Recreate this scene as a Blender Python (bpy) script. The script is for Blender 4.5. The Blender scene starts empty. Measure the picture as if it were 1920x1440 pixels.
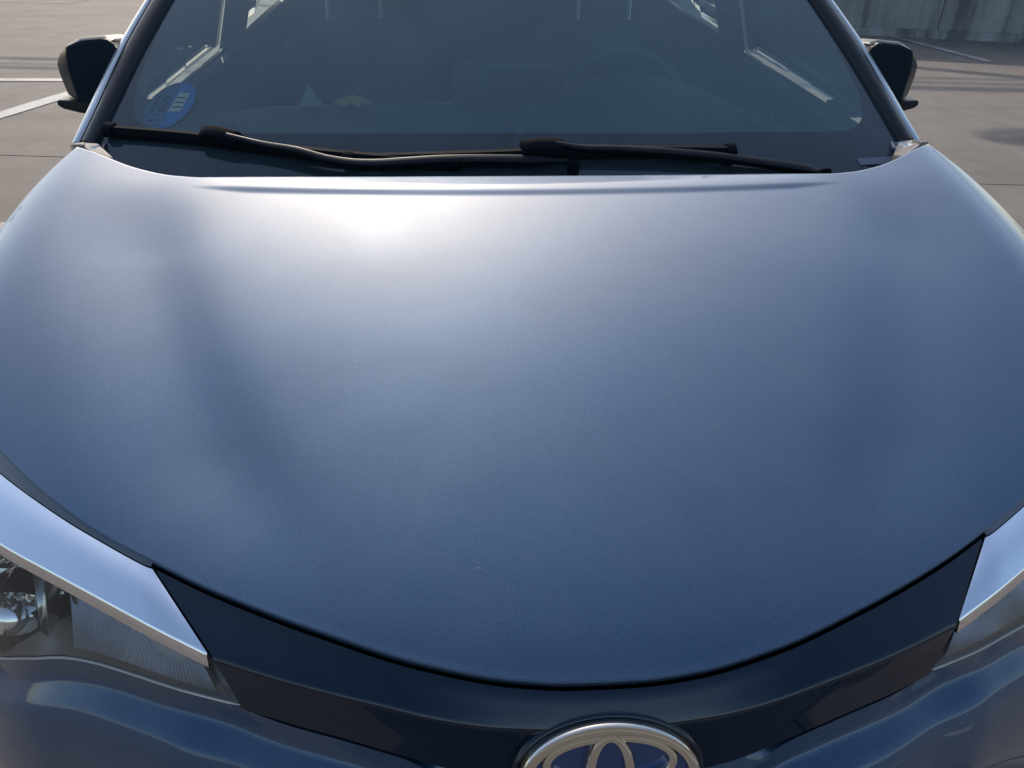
import bpy, bmesh, math, random
from mathutils import Vector, Matrix, Euler
random.seed(7)
S = bpy.context.scene
COL = S.collection
R = math.radians

# ------------------------------------------------------------------ camera
cd = bpy.data.cameras.new('camera'); cam = bpy.data.objects.new('camera', cd); COL.objects.link(cam)
S.camera = cam
_f = Vector((math.sin(R(4.454))*math.cos(R(30.81)), math.cos(R(4.454))*math.cos(R(30.81)), -math.sin(R(30.81))))
_r0 = Vector((math.cos(R(4.454)), -math.sin(R(4.454)), 0)); _u0 = _r0.cross(_f); _a = R(.95)
_r = _r0*math.cos(_a)+_u0*math.sin(_a); _u = -_r0*math.sin(_a)+_u0*math.cos(_a)
cam.matrix_world = Matrix(((_r.x, _u.x, -_f.x, -.1247), (_r.y, _u.y, -_f.y, -.4129), (_r.z, _u.z, -_f.z, 1.4463), (0, 0, 0, 1)))
cd.sensor_fit = 'HORIZONTAL'; cd.sensor_width = 36; cd.lens = 36*1502/1920
cd.clip_start = .02; cd.clip_end = 2000

# ------------------------------------------------------------------ world, sun, exposure
SUN_AZ, SUN_EL = -7.0, 29.0          # azimuth from +Y towards +X
w = bpy.data.worlds.new('World'); S.world = w; w.use_nodes = True
nt = w.node_tree; bg = nt.nodes['Background']
sky = nt.nodes.new('ShaderNodeTexSky'); sky.sky_type = 'NISHITA'; sky.sun_disc = False
sky.sun_elevation = R(SUN_EL); sky.sun_rotation = R(SUN_AZ)
sky.air_density = 1.0; sky.dust_density = 1.8; sky.ozone_density = 1.0
nt.links.new(sky.outputs[0], bg.inputs[0]); bg.inputs[1].default_value = .15
sl = bpy.data.lights.new('sun', 'SUN'); sun = bpy.data.objects.new('sun', sl); COL.objects.link(sun)
sl.energy = 2.0; sl.angle = R(.53); sl.color = (1, .90, .77)
sd = Vector((math.sin(R(SUN_AZ))*math.cos(R(SUN_EL)), math.cos(R(SUN_AZ))*math.cos(R(SUN_EL)), math.sin(R(SUN_EL))))
sun.rotation_euler = sd.to_track_quat('Z', 'Y').to_euler()
vs = S.view_settings; vs.view_transform = 'Standard'; vs.look = 'None'; vs.gamma = 1; vs.use_curve_mapping = False
vs.exposure = .58

# ------------------------------------------------------------------ materials
def mat(name, base, rough=.5, metal=0., coat=0., coat_r=.03, spec=.5, **kw):
    m = bpy.data.materials.new(name); m.use_nodes = True
    b = m.node_tree.nodes['Principled BSDF']
    b.inputs['Base Color'].default_value = (*base, 1); b.inputs['Roughness'].default_value = rough
    b.inputs['Metallic'].default_value = metal; b.inputs['Coat Weight'].default_value = coat
    b.inputs['Coat Roughness'].default_value = coat_r; b.inputs['Specular IOR Level'].default_value = spec
    for k, v in kw.items(): b.inputs[k].default_value = v
    return m
def N(m, t, **kw):
    n = m.node_tree.nodes.new(t)
    for k, v in kw.items():
        if k in n.inputs.keys(): n.inputs[k].default_value = v
        else: setattr(n, k, v)
    return n
def L(m, a, b): m.node_tree.links.new(a, b)
def B(m): return m.node_tree.nodes['Principled BSDF']
def coords(m): return N(m, 'ShaderNodeTexCoord').outputs['Object']
def noise(m, scale, detail=4, rough=.55, vec=None):
    n = N(m, 'ShaderNodeTexNoise'); n.inputs['Scale'].default_value = scale
    n.inputs['Detail'].default_value = detail; n.inputs['Roughness'].default_value = rough
    L(m, vec if vec is not None else coords(m), n.inputs['Vector']); return n.outputs['Fac']
def ramp(m, fac, stops):
    r = N(m, 'ShaderNodeValToRGB'); L(m, fac, r.inputs[0]); e = r.color_ramp.elements
    while len(e) < len(stops): e.new(.5)
    for i, (p, c) in enumerate(stops):
        e[i].position = p; e[i].color = (*c, 1) if len(c) == 3 else c
    return r.outputs[0]
def mixc(m, fac, a, b, mode='MIX'):
    x = N(m, 'ShaderNodeMix', data_type='RGBA', blend_type=mode)
    if isinstance(fac, (int, float)): x.inputs[0].default_value = fac
    else: L(m, fac, x.inputs[0])
    for s, v in ((6, a), (7, b)):
        if isinstance(v, tuple): x.inputs[s].default_value = (*v, 1)
        else: L(m, v, x.inputs[s])
    return x.outputs[2]
def bump(m, h, strength=.3, dist=.01):
    b = N(m, 'ShaderNodeBump'); b.inputs['Strength'].default_value = strength; b.inputs['Distance'].default_value = dist
    L(m, h, b.inputs['Height']); L(m, b.outputs[0], B(m).inputs['Normal']); return b

# metallic paint
PAINT = mat('blue_grey_metallic_paint', (.30, .37, .47), .30, 1., 1., .02, .1)
PAINT.node_tree.nodes['Principled BSDF'].inputs['Coat IOR'].default_value = 1.5
def paint_setup(m):
    c = coords(m)
    fl = noise(m, 2200, 2, .5, c); blot = noise(m, 5, 3, .5, c); dust = noise(m, 60, 5, .7, c)
    col = mixc(m, ramp(m, fl, [(.35, (0, 0, 0)), (.65, (1, 1, 1))]), (.024, .066, .136), (.064, .120, .208))
    L(m, col, B(m).inputs['Base Color'])
    sc = N(m, 'ShaderNodeMapping'); L(m, c, sc.inputs[0]); sc.inputs['Scale'].default_value = (260, 9, 40); sc.inputs['Rotation'].default_value = (0, 0, R(62))
    s1 = ramp(m, noise(m, 1.0, 2, .5, sc.outputs[0]), [(.76, (0, 0, 0)), (.82, (.08,)*3)])
    s2 = ramp(m, noise(m, 190, 2, .6, c), [(.735, (0, 0, 0)), (.80, (.45,)*3)])
    s3 = ramp(m, noise(m, 2.6, 5, .6, c), [(.35, (0, 0, 0)), (.8, (.10,)*3)])
    grain = ramp(m, noise(m, 620, 2, .6, c), [(.35, (.86,)*3), (.65, (1.13,)*3)]); col = mixc(m, 1., col, grain, 'MULTIPLY')
    dirt = mixc(m, 1., mixc(m, 1., s1, s2, 'ADD'), s3, 'ADD')
    col = mixc(m, dirt, col, (.36, .35, .32)); L(m, col, B(m).inputs['Base Color'])
    r = ramp(m, blot, [(.3, (.66,)*3), (.7, (.71,)*3)]); L(m, r, B(m).inputs['Roughness'])
    cr = ramp(m, dust, [(.4, (.045,)*3), (.75, (.065,)*3)]); L(m, cr, B(m).inputs['Coat Roughness'])
    bump(m, fl, .05, .0004)
paint_setup(PAINT)
GLOSS_BLACK = mat('gloss_black_plastic', (.0005, .009, .021), .03, 0, 0, .02, .5)  # navy in the base colour adds the blue of the reflected sky
BLACK = mat('satin_black_plastic', (.010, .013, .018), .42, 0, 0, .03, .25)
bump(BLACK, noise(BLACK, 900, 2), .15, .0005)
RUBBER = mat('black_rubber', (.014, .014, .015), .55)
DARK = mat('dark_void_plastic', (.008, .008, .009), .7)
CHROME = mat('chrome', (.66, .62, .55), .06, 1.)
MIRROR = mat('mirror_glass', (.8, .82, .84), .02, 1.)
BROWTRIM = mat('lamp_silver_trim', (.86, .88, .92), .07, 1., 1., .01)
REFL = mat('lamp_reflector', (.82, .82, .80), .10, .92)
LAMP_DARK = mat('lamp_bezel', (.46, .42, .38), .35, .3)
BLUE_EMB = mat('blue_emblem_backing', (.008, .045, .15), .25, .5, 1., .02)
TRIM = mat('cabin_trim', (.10, .12, .125), .6)
bump(TRIM, noise(TRIM, 400, 3), .2, .001)
TRIM_LT = mat('pale_cabin_trim', (.42, .43, .38), .6)
FABRIC = mat('seat_fabric', (.05, .056, .062), .85)
bump(FABRIC, noise(FABRIC, 700, 2), .4, .002)
STEEL = mat('brushed_steel', (.75, .75, .72), .25, 1.)
TYRE = mat('tyre_rubber', (.02, .02, .02), .8)
RIM = mat('alloy_rim', (.35, .35, .36), .3, .9)
TAIL = mat('red_lamp_plastic', (.35, .01, .01), .15, 0, 1.)

def glass_mat(name, tint, dust_col, dust, ior=1.5, rough=.0, arc=False):
    m = bpy.data.materials.new(name); m.use_nodes = True; t = m.node_tree
    for n in list(t.nodes):
        if n.type == 'BSDF_PRINCIPLED': t.nodes.remove(n)
    out = [n for n in t.nodes if n.type == 'OUTPUT_MATERIAL'][0]
    tr = t.nodes.new('ShaderNodeBsdfTransparent'); tr.inputs[0].default_value = (*tint, 1)
    gl = t.nodes.new('ShaderNodeBsdfGlossy'); gl.inputs['Roughness'].default_value = rough
    fr = t.nodes.new('ShaderNodeFresnel'); fr.inputs[0].default_value = ior
    di = t.nodes.new('ShaderNodeBsdfDiffuse'); di.inputs[0].default_value = (*dust_col, 1)
    m1 = t.nodes.new('ShaderNodeMixShader'); m2 = t.nodes.new('ShaderNodeMixShader')
    L(m, tr.outputs[0], m1.inputs[1]); L(m, di.outputs[0], m1.inputs[2])
    c = coords(m); n1 = noise(m, 3.0, 4, .6, c)
    d = ramp(m, n1, [(.25, (dust*.75,)*3), (.8, (dust*1.3,)*3)])
    sp = noise(m, 170, 2, .5, c); spots = ramp(m, sp, [(.72, (0, 0, 0)), (.80, (.10,)*3)])
    s = mixc(m, 1., d, spots, 'ADD')
    if arc:
        # two thin arcs along which the glass turns slightly paler
        sx = N(m, 'ShaderNodeSeparateXYZ'); L(m, c, sx.inputs[0])
        for cx, cy, rad in ((.10, .95, .80), (.62, .98, .66)):
            a = N(m, 'ShaderNodeMath', operation='SUBTRACT'); L(m, sx.outputs[0], a.inputs[0]); a.inputs[1].default_value = cx
            a2 = N(m, 'ShaderNodeMath', operation='MULTIPLY'); L(m, a.outputs[0], a2.inputs[0]); L(m, a.outputs[0], a2.inputs[1])
            b = N(m, 'ShaderNodeMath', operation='SUBTRACT'); L(m, sx.outputs[1], b.inputs[0]); b.inputs[1].default_value = cy
            b2 = N(m, 'ShaderNodeMath', operation='MULTIPLY'); L(m, b.outputs[0], b2.inputs[0]); L(m, b.outputs[0], b2.inputs[1])
            q = N(m, 'ShaderNodeMath', operation='ADD'); L(m, a2.outputs[0], q.inputs[0]); L(m, b2.outputs[0], q.inputs[1])
            q2 = N(m, 'ShaderNodeMath', operation='SQRT'); L(m, q.outputs[0], q2.inputs[0])
            v = rad
            rr = ramp(m, q2.outputs[0], [(0, (0, 0, 0)), (v-.012, (0, 0, 0)), (v, (.022,)*3), (v+.008, (0, 0, 0))])
            s = mixc(m, 1., s, rr, 'ADD')
    L(m, s, m1.inputs[0])
    L(m, fr.outputs[0], m2.inputs[0]); L(m, m1.outputs[0], m2.inputs[1]); L(m, gl.outputs[0], m2.inputs[2])
    L(m, m2.outputs[0], out.inputs[0]); return m
GLASS = glass_mat('windshield_glass', (.86, .93, .91), (.42, .60, .70), .055, arc=True)
VEIL = glass_mat('painted_glass_haze', (.92, .97, .96), (.40, .72, .73), .27, ior=1.02)  # teal veil colour stands in for haze and glare on the glass
SIDEGLASS = glass_mat('side_glass', (.36, .44, .42), (.6, .7, .7), .02)
LENS = glass_mat('lamp_lens', (.93, .94, .95), (.6, .6, .6), .03)

FRIT = mat('ceramic_black_band', (.012, .014, .018), .5)

# ------------------------------------------------------------------ mesh helpers
def new_obj(name, verts, faces, m, parent=None, smooth=True, sharp=None):
    me = bpy.data.meshes.new(name); me.from_pydata([tuple(v) for v in verts], [], faces); me.validate(); me.update()
    bm = bmesh.new(); bm.from_mesh(me); bmesh.ops.recalc_face_normals(bm, faces=bm.faces); bm.to_mesh(me); bm.free()
    o = bpy.data.objects.new(name, me); COL.objects.link(o); me.materials.append(m)
    if smooth:
        for p in me.polygons: p.use_smooth = True
    if sharp: me.set_sharp_from_angle(angle=R(sharp))
    if parent: o.parent = parent
    return o
def tag(o, label=None, cat=None, group=None, kind=None):
    if label: o['label'] = label
    if cat: o['category'] = cat
    if group: o['group'] = group
    if kind: o['kind'] = kind
    return o
def mod_bevel(o, w, seg=2, ang=30):
    b = o.modifiers.new('bevel', 'BEVEL'); b.width = w; b.segments = seg; b.limit_method = 'ANGLE'; b.angle_limit = R(ang)
    b.harden_normals = False; return o
def mod_solid(o, t, off=-1):
    s = o.modifiers.new('solid', 'SOLIDIFY'); s.thickness = t; s.offset = off; return o
def mod_sub(o, n=2):
    s = o.modifiers.new('sub', 'SUBSURF'); s.levels = s.render_levels = n; return o
def grid(nu, nv, f):
    """verts and faces of a nu x nv patch; f(i, j) gives the point"""
    V = [f(i, j) for i in range(nu) for j in range(nv)]
    F = [(i*nv+j, i*nv+j+1, (i+1)*nv+j+1, (i+1)*nv+j) for i in range(nu-1) for j in range(nv-1)]
    return V, F
def rows(name, RR, m, parent, **kw):
    V, F = grid(len(RR), len(RR[0]), lambda i, j: RR[i][j]); return new_obj(name, V, F, m, parent, **kw)
def box(name, c, s, m, parent=None, rot=None, bevel=.0):
    V = [Vector((x*s[0]/2, y*s[1]/2, z*s[2]/2)) for x in (-1, 1) for y in (-1, 1) for z in (-1, 1)]
    if rot: e = Euler(rot).to_matrix(); V = [e @ v for v in V]
    V = [v+Vector(c) for v in V]
    F = [(0, 1, 3, 2), (4, 6, 7, 5), (0, 4, 5, 1), (2, 3, 7, 6), (0, 2, 6, 4), (1, 5, 7, 3)]
    o = new_obj(name, V, F, m, parent, smooth=False)
    if bevel: mod_bevel(o, bevel, 2)
    return o
def sweep(name, pts, prof, m, parent=None, up=(0, 0, 1), cap=True, smooth=True, sharp=35):
    """prof(i, t) -> list of (side, up) offsets, same count each"""
    P = [Vector(p) for p in pts]; V = []; n = None; up = Vector(up)
    for i, p in enumerate(P):
        a = P[max(i-1, 0)]; b = P[min(i+1, len(P)-1)]; t = (b-a).normalized()
        s = t.cross(up).normalized(); u = s.cross(t)
        pr = prof(i, i/(len(P)-1)); n = len(pr)
        V += [p+s*x+u*y for x, y in pr]
    F = [(i*n+j, i*n+(j+1) % n, (i+1)*n+(j+1) % n, (i+1)*n+j) for i in range(len(P)-1) for j in range(n)]
    if cap: F += [tuple(range(n))[::-1], tuple((len(P)-1)*n+j for j in range(n))]
    return new_obj(name, V, F, m, parent, smooth=smooth, sharp=sharp)
def circ(r, n=10, sx=1, sy=1): return [(r*sx*math.cos(2*math.pi*k/n), r*sy*math.sin(2*math.pi*k/n)) for k in range(n)]
def rrect(w_, h_, r=None, dx=0, dy=0):
    r = r or min(w_, h_)*.3; o = []
    for cx, cy, a0 in ((w_/2-r, h_/2-r, 0), (-w_/2+r, h_/2-r, 90), (-w_/2+r, -h_/2+r, 180), (w_/2-r, -h_/2+r, 270)):
        for k in range(3): a = R(a0+45*k); o.append((cx+r*math.cos(a)+dx, cy+r*math.sin(a)+dy))
    return o
def spline(P, n):
    """Catmull-Rom through P, n points per span"""
    P = [Vector(p) for p in P]; o = []
    for i in range(len(P)-1):
        p0 = P[max(i-1, 0)]; p1 = P[i]; p2 = P[i+1]; p3 = P[min(i+2, len(P)-1)]
        for k in range(n):
            t = k/n
            o.append(.5*((2*p1)+(p2-p0)*t+(2*p0-5*p1+4*p2-p3)*t*t+(3*p1-p0-3*p2+p3)*t**3))
    o.append(P[-1]); return o
def prism(name, poly, depth, m, parent=None, bevel=0, axis=None):
    """closed 3D polygon thickened by vector depth"""
    P = [Vector(p) for p in poly]; d = Vector(depth); n = len(P)
    V = P+[p+d for p in P]; F = [tuple(range(n)), tuple(range(2*n-1, n-1, -1))]+[(i, (i+1) % n, n+(i+1) % n, n+i) for i in range(n)]
    o = new_obj(name, V, F, m, parent, smooth=False)
    if bevel: mod_bevel(o, bevel, 2)
    return o
def text(name, body, size, m, parent, M, extrude=.0002):
    cu = bpy.data.curves.new(name, 'FONT'); cu.body = body; cu.size = size; cu.extrude = extrude
    cu.align_x = 'CENTER'; cu.align_y = 'CENTER'
    tmp = bpy.data.objects.new('tmp', cu); COL.objects.link(tmp)
    dg = bpy.context.evaluated_depsgraph_get(); me = bpy.data.meshes.new_from_object(tmp.evaluated_get(dg))
    bpy.data.objects.remove(tmp); me.transform(M); me.materials.clear(); me.materials.append(m)
    o = bpy.data.objects.new(name, me); COL.objects.link(o); o.parent = parent; return o
def pchip(xs, ys):
    n = len(xs); h = [xs[i+1]-xs[i] for i in range(n-1)]; d = [(ys[i+1]-ys[i])/h[i] for i in range(n-1)]
    m = [0.]*n; m[0] = d[0]; m[-1] = d[-1]
    for i in range(1, n-1): m[i] = 0 if d[i-1]*d[i] <= 0 else 2/(1/d[i-1]+1/d[i])
    def f(x):
        if x <= xs[0]: return ys[0]+m[0]*(x-xs[0])
        if x >= xs[-1]: return ys[-1]+m[-1]*(x-xs[-1])
        i = 0
        while x > xs[i+1]: i += 1
        t = (x-xs[i])/h[i]
        return ys[i]*(1+2*t)*(1-t)**2+m[i]*h[i]*t*(1-t)**2+ys[i+1]*t*t*(3-2*t)-m[i+1]*h[i]*t*t*(1-t)
    return f
def sm(a, b, x):
    t = min(max((x-a)/(b-a), 0), 1); return t*t*(3-2*t)

# ------------------------------------------------------------------ car body surfaces
_c = pchip([0, .04, .10, .2, .4, .6, .8, 1.0, 1.2], [.835, .858, .882, .909, .949, .981, 1.007, 1.0285, 1.045])
y_front = pchip([0, .03, .08, .16, .26, .36, .43, .5, .593, .646, .7, .76, .82, .9], [.0515, .0520, .0570, .0765, .116, .165, .2055, .249, .322, .372, .43, .52, .64, .80])
y_rear = pchip([0, .04, .2, .42, .56, .61, .68, .75, .80, .84], [1.011, 1.011, 1.010, 1.008, 1.006, 1.014, 1.042, 1.087, 1.125, 1.16])
def hood0(x, y):
    x = abs(x); rr = min(max(y/1.15, 0), 1.1)
    z = _c(y-.55*x*x*max(1-rr, 0)**1.5)-.06*x*x*(1-rr)+.018*rr*rr*(x/.8)**2
    xo = .70+.06*rr
    if x > xo: z -= 2.2*(x-xo)**2
    return z
x_band = pchip([.1, .245, .375, .54, .74, 1.0], [.23, .30, .37, .45, .53, .60])
def hood(x, y):
    z = hood0(x, y); ax = abs(x)
    d = ax-x_band(y)                                   # pressed crease: dome edge falls, shoulder rises again
    a = .0092*sm(.10, .35, y)*(1-.8*sm(.75, 1.0, y))
    z -= a*(.5+.5*math.tanh(d/.040))*(1-sm(.03, .22, d))*1.3
    # pressed step before the rear lip
    fade = 1-sm(.46, .585, ax)
    yg = .945+.025*(ax/.58)**2
    if fade > 0:
        wdt = .018*fade+.001
        z += .0030*fade*(sm(yg-wdt, yg, y)) - .0030*fade*sm(yg+.002, y_rear(ax)+.02, y)
    return z
def Wz(x, y): return .98+.55*(y-1.10-.2*x*x)

car = bpy.data.objects.new('car', None); COL.objects.link(car)
tag(car, 'blue grey metallic hatchback crossover parked nose towards the viewer, bonnet filling the picture', 'car')

# --- bonnet
NX, NY = 220, 150
def bonnet():
    ts = []
    for j in range(NY):
        t = j/(NY-1); ts.append(t)
    ts = [t**.92 for t in ts]
    V = []; 
    for i in range(NX):
        s = -1+2*i/(NX-1)
        xf = s*.80; yf = y_front(abs(xf)); xr = s*.822; yr = y_rear(abs(xr))
        for t in ts:
            y = yf+(yr-yf)*t
            x = xf+(xr-xf)*t
            x *= 1+.055*abs(s)**4*math.sin(math.pi*min(max(t, 0), 1))
            V.append((x, y, hood(x, y)))
    idx = lambda i, j: i*NY+j
    F = [(idx(i, j), idx(i, j+1), idx(i+1, j+1), idx(i+1, j)) for i in range(NX-1) for j in range(NY-1)]
    # rolled hem round the whole edge
    loop = [idx(i, 0) for i in range(NX)]+[idx(NX-1, j) for j in range(1, NY)]+[idx(i, NY-1) for i in range(NX-2, -1, -1)]+[idx(0, j) for j in range(NY-2, 0, -1)]
    n = len(loop); prev = loop
    cen = [Vector(V[k]) for k in loop]
    out = []
    for k in range(n):
        t = (cen[(k+1) % n]-cen[k-1]); t.z = 0; t.normalize(); out.append(Vector((t.y, -t.x, 0)))
    for dx, dz in ((.0007, -.0002), (.0012, -.0008), (.0014, -.0022), (.0012, -.006), (-.01, -.010)):
        cur = []
        for k in range(n):
            V.append(tuple(cen[k]+out[k]*dx+Vector((0, 0, dz)))); cur.append(len(V)-1)
        F += [(prev[k], prev[(k+1) % n], cur[(k+1) % n], cur[k]) for k in range(n)]
        prev = cur
    return new_obj('bonnet', V, F, PAINT, car)
bonnet()

# dark inner structure under the bonnet so gaps read dark
def under():
    R_ = []
    for j in range(12):
        t = j/11; row = []
        for i in range(41):
            s = -1+2*i/40; x = s*.83; yf = y_front(min(abs(x), .8))+.012; yr = 1.16
            y = yf+(yr-yf)*t; row.append((x, y, hood(max(min(x, .8), -.8), y)-.03-.045*sm(.8, 1, t)))
        R_.append(row)
    rows('bonnet_liner', R_, DARK, car)
under()

# --- side panels -------------------------------------------------
def x_side(y, z):
    b = .893
    b -= .30*max(0, .62-y)**1.35*(1 if y < .62 else 0)
    b -= .09*max(0, (y-3.4))**1.6
    zz = (z-.72)
    b -= .34*zz*zz if zz < 0 else 1.15*zz*zz*(.35 if z > .72 else 1)
    b -= .018*math.exp(-((z-.50)/.09)**2)*sm(1.3, 1.7, y)*(1-sm(2.6, 3.1, y))
    return b
def belt(y): return 1.0+.07*(y-1.15)/2.5
WHEELS = (.88, 3.52)
def side_part(name, y0, y1, zt, zb, s, parent=car, ny=60, nz=26, m=PAINT, arches=True):
    V = []; ok = []
    for i in range(ny):
        y = y0+(y1-y0)*i/(ny-1)
        for j in range(nz):
            z = zb+(zt(y)-zb)*j/(nz-1)
            V.append((s*x_side(y, z), y, z))
    F = []
    for i in range(ny-1):
        for j in range(nz-1):
            q = (i*nz+j, i*nz+j+1, (i+1)*nz+j+1, (i+1)*nz+j)
            cy = sum(V[k][1] for k in q)/4; cz = sum(V[k][2] for k in q)/4
            if arches and any((cy-wy)**2+(cz-.35)**2 < .385**2 for wy in WHEELS): continue
            F.append(q)
    o = new_obj(name, V, F, m, parent); mod_solid(o, .01, 0); return o
for s in (-1, 1):
    # fender: top edge butts the bonnet side gap
    def fz(y): 
        x = .845; return hood0(.80+.03*math.sin(math.pi*min(max((y-.6)/.5, 0), 1)), y)-.018 if y < 1.14 else 1.0
    V = []
    ny, nz = 70, 26
    R_ = []
    for i in range(ny):
        y = .50+(1.50-.50)*i/(ny-1); yy = min(y, 1.14); row = []
        t = (yy-y_front(.8))/(y_rear(.822)-y_front(.8)); t = min(max(t, 0), 1)
        xe = (.80+.022*t)*(1+.055*math.sin(math.pi*t))+.009
        ze = hood(xe-.009, yy)-.009-.05*sm(1.14, 1.5, y)
        row = [(s*(xe-.004), y, ze-.02), (s*xe, y, ze-.003)]
        for k in range(1, 7):
            q = k/6; zz = ze-.003-.20*q; xs_ = x_side(y, zz)
            row.append((s*(xe+(xs_-xe)*math.sin(q*math.pi/2)**.8), y, zz))
        z0 = row[-1][2]
        for k in range(1, 13):
            zz = z0+(.30-z0)*k/12
            row.append((s*x_side(y, zz), y, zz))
        R_.append(row)
    V, F = grid(ny, len(R_[0]), lambda i, j: R_[i][j])
    nn = len(R_[0])
    F = [q for q in F if not (math.hypot(sum(V[k][1] for k in q)/4-.88, sum(V[k][2] for k in q)/4-.35) < .385)]
    o = new_obj('fender', V, F, PAINT, car)
    for (nm, a, b) in (('front_door', 1.505, 2.45), ('rear_door', 2.455, 3.3)):
        d = side_part(nm, a, b, lambda y: 1.0+.045*(y-1.5), .28, s, arches=True)
        hx = x_side((a+b)/2+.3, .93)
        box('door_handle', (s*(hx+.02), (a+b)/2+.28, .93 if nm == 'front_door' else 1.02), (.025, .16, .03), PAINT, d, bevel=.008)
    side_part('rear_quarter_panel', 3.305, 4.25, lambda y: 1.037+.045*(y-2.3), .30, s)
    side_part('sill_cladding', 1.25, 3.15, lambda y: .28, .16, s, m=BLACK, arches=False, nz=4)
    for wy in WHEELS:
        # arch cladding ring
        R_ = []
        for k in range(25):
            a = R(-12+204*k/24); c, sn = math.cos(a), math.sin(a)
            R_.append([(s*(x_side(wy+c*r_, max(.3, .35+sn*r_))+dx), wy+c*r_, .35+sn*r_) for r_, dx in ((.435, .002), (.43, .012), (.385, .014), (.372, -.04))])
        rows('arch_cladding', R_, BLACK, car)

# --- wheels
def wheel(s, wy):
    hub = bpy.data.objects.new('wheel', None); COL.objects.link(hub); hub.parent = car; hub.location = (s*.79, wy, .335)
    V, F = grid(49, 9, lambda i, j: (lambda a, pr: (pr[0], math.cos(a)*pr[1], math.sin(a)*pr[1]))(2*math.pi*i/48, [(-.10, .23), (-.112, .25), (-.112, .31), (-.09, .335), (0, .338), (.09, .335), (.112, .31), (.112, .25), (.10, .23)][j]))
    new_obj('tyre', V, F, TYRE, hub)
    V, F = grid(49, 3, lambda i, j: (lambda a, pr: (s*pr[0], math.cos(a)*pr[1], math.sin(a)*pr[1]))(2*math.pi*i/48, [(.098, .232), (.085, .215), (-.05, .21)][j]))
    for k in range(5):
        a = 2*math.pi*k/5; n0 = len(V)
        for r_, hw in ((.03, .035), (.215, .022)):
            for sg in (-1, 1):
                for dx in (.07, .095):
                    V.append((s*dx, math.cos(a)*r_-math.sin(a)*hw*sg, math.sin(a)*r_+math.cos(a)*hw*sg))
        F += [tuple(n0+q for q in f) for f in ((1, 3, 7, 5), (0, 1, 5, 4), (2, 6, 7, 3), (0, 4, 6, 2), (4, 5, 7, 6))]
    new_obj('rim', V, F, RIM, hub, smooth=False)
    new_obj('brake_disc', *grid(33, 2, lambda i, j: (s*.04, math.cos(2*math.pi*i/32)*(.06+.10*j), math.sin(2*math.pi*i/32)*(.06+.10*j))), STEEL, hub)
for s in (-1, 1):
    for wy in WHEELS: wheel(s, wy)

# --- roof, glass house
xs_w = pchip([1.0, 1.32, 1.46, 1.71, 2.0], [.875, .842, .820, .766, .69])    # windshield side edge
def top_z(x, y):  # roof skin
    c = pchip([1.95, 2.3, 2.9, 3.5, 4.0], [1.463, 1.53, 1.545, 1.50, 1.40])(y)
    return c-.10*(abs(x)/.62)**2.6*.6
R_ = []
for i in range(24):
    y = 1.99+(3.98-1.99)*i/23; hwid = .715-.06*sm(3, 4, y); row = []
    for j in range(25):
        x = -hwid+2*hwid*j/24; yy = y+(.2*x*x if i == 0 else 0)
        row.append((x, yy, top_z(x, yy)))
    R_.append(row)
o = rows('roof', R_, PAINT, car); mod_solid(o, .03, -1)
# hatch
R_ = []
for i, (y, z, hw) in enumerate(((3.98, 1.39, .60), (4.22, 1.14, .68), (4.30, 1.05, .78), (4.34, .80, .80), (4.36, .45, .78), (4.28, .22, .74))):
    R_.append([(-hw+2*hw*j/12, y-.14*(abs(-1+j/6))**3, z-.03*abs(-1+j/6)**2) for j in range(13)])
o = rows('tailgate', R_[1:], PAINT, car); mod_solid(o, .02)
o = rows('rear_window', R_[:2], SIDEGLASS, car)
for s in (-1, 1): box('tail_lamp', (s*.72, 4.25, .98), (.22, .16, .14), TAIL, car, bevel=.03)

# windshield
def windshield():
    R_ = []
    for j in range(50):
        y0 = 1.06+(1.99-1.06)*j/49; row = []
        for i in range(61):
            s = -1+2*i/60; x = s*(xs_w(y0+.10)+.012); y = y0+.16*x*x
            row.append((x, y, Wz(x, y)))
        R_.append(row)
    return rows('windshield', R_, GLASS, car)
ws = windshield()
# black ceramic band just behind the glass
inner = [(0, 1.237), (.2, 1.241), (.4, 1.258), (.52, 1.275), (.61, 1.290), (.68, 1.302), (.715, 1.310), (.745, 1.321), (.768, 1.338), (.785, 1.360), (.797, 1.385), (.806, 1.42), (.8085, 1.455), (.804, 1.51), (.795, 1.58), (.786, 1.64), (.770, 1.71), (.74, 1.80), (.70, 1.90), (.64, 1.945), (.5, 1.955), (.25, 1.945), (0, 1.94)]
outer = [(0, 1.06), (.2, 1.07), (.4, 1.09), (.52, 1.11), (.61, 1.12), (.68, 1.14), (.715, 1.15), (.76, 1.16), (.80, 1.17), (.84, 1.19), (.862, 1.22), (.862, 1.28), (.848, 1.34), (.832, 1.44), (.812, 1.53), (.795, 1.61), (.778, 1.71), (.755, 1.80), (.72, 1.92), (.67, 2.03), (.5, 2.02), (.25, 1.99), (0, 1.99)]
for s in (-1,):
    inn = inner+[(-x, y) for x, y in reversed(inner[1:-1])]; ou = outer+[(-x, y) for x, y in reversed(outer[1:-1])]
    n = len(inn); K = 8
    V = []
    for k in range(K+1):
        for (a, b), (c, d) in zip(inn, ou):
            x = a+(c-a)*k/K; y = b+(d-b)*k/K; V.append((x, y+.002, Wz(x, y)-.0035))
    F = [(k*n+i, k*n+(i+1) % n, (k+1)*n+(i+1) % n, (k+1)*n+i) for k in range(K) for i in range(n)]
    new_obj('black_edge_band', V, F, FRIT, ws)

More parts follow.
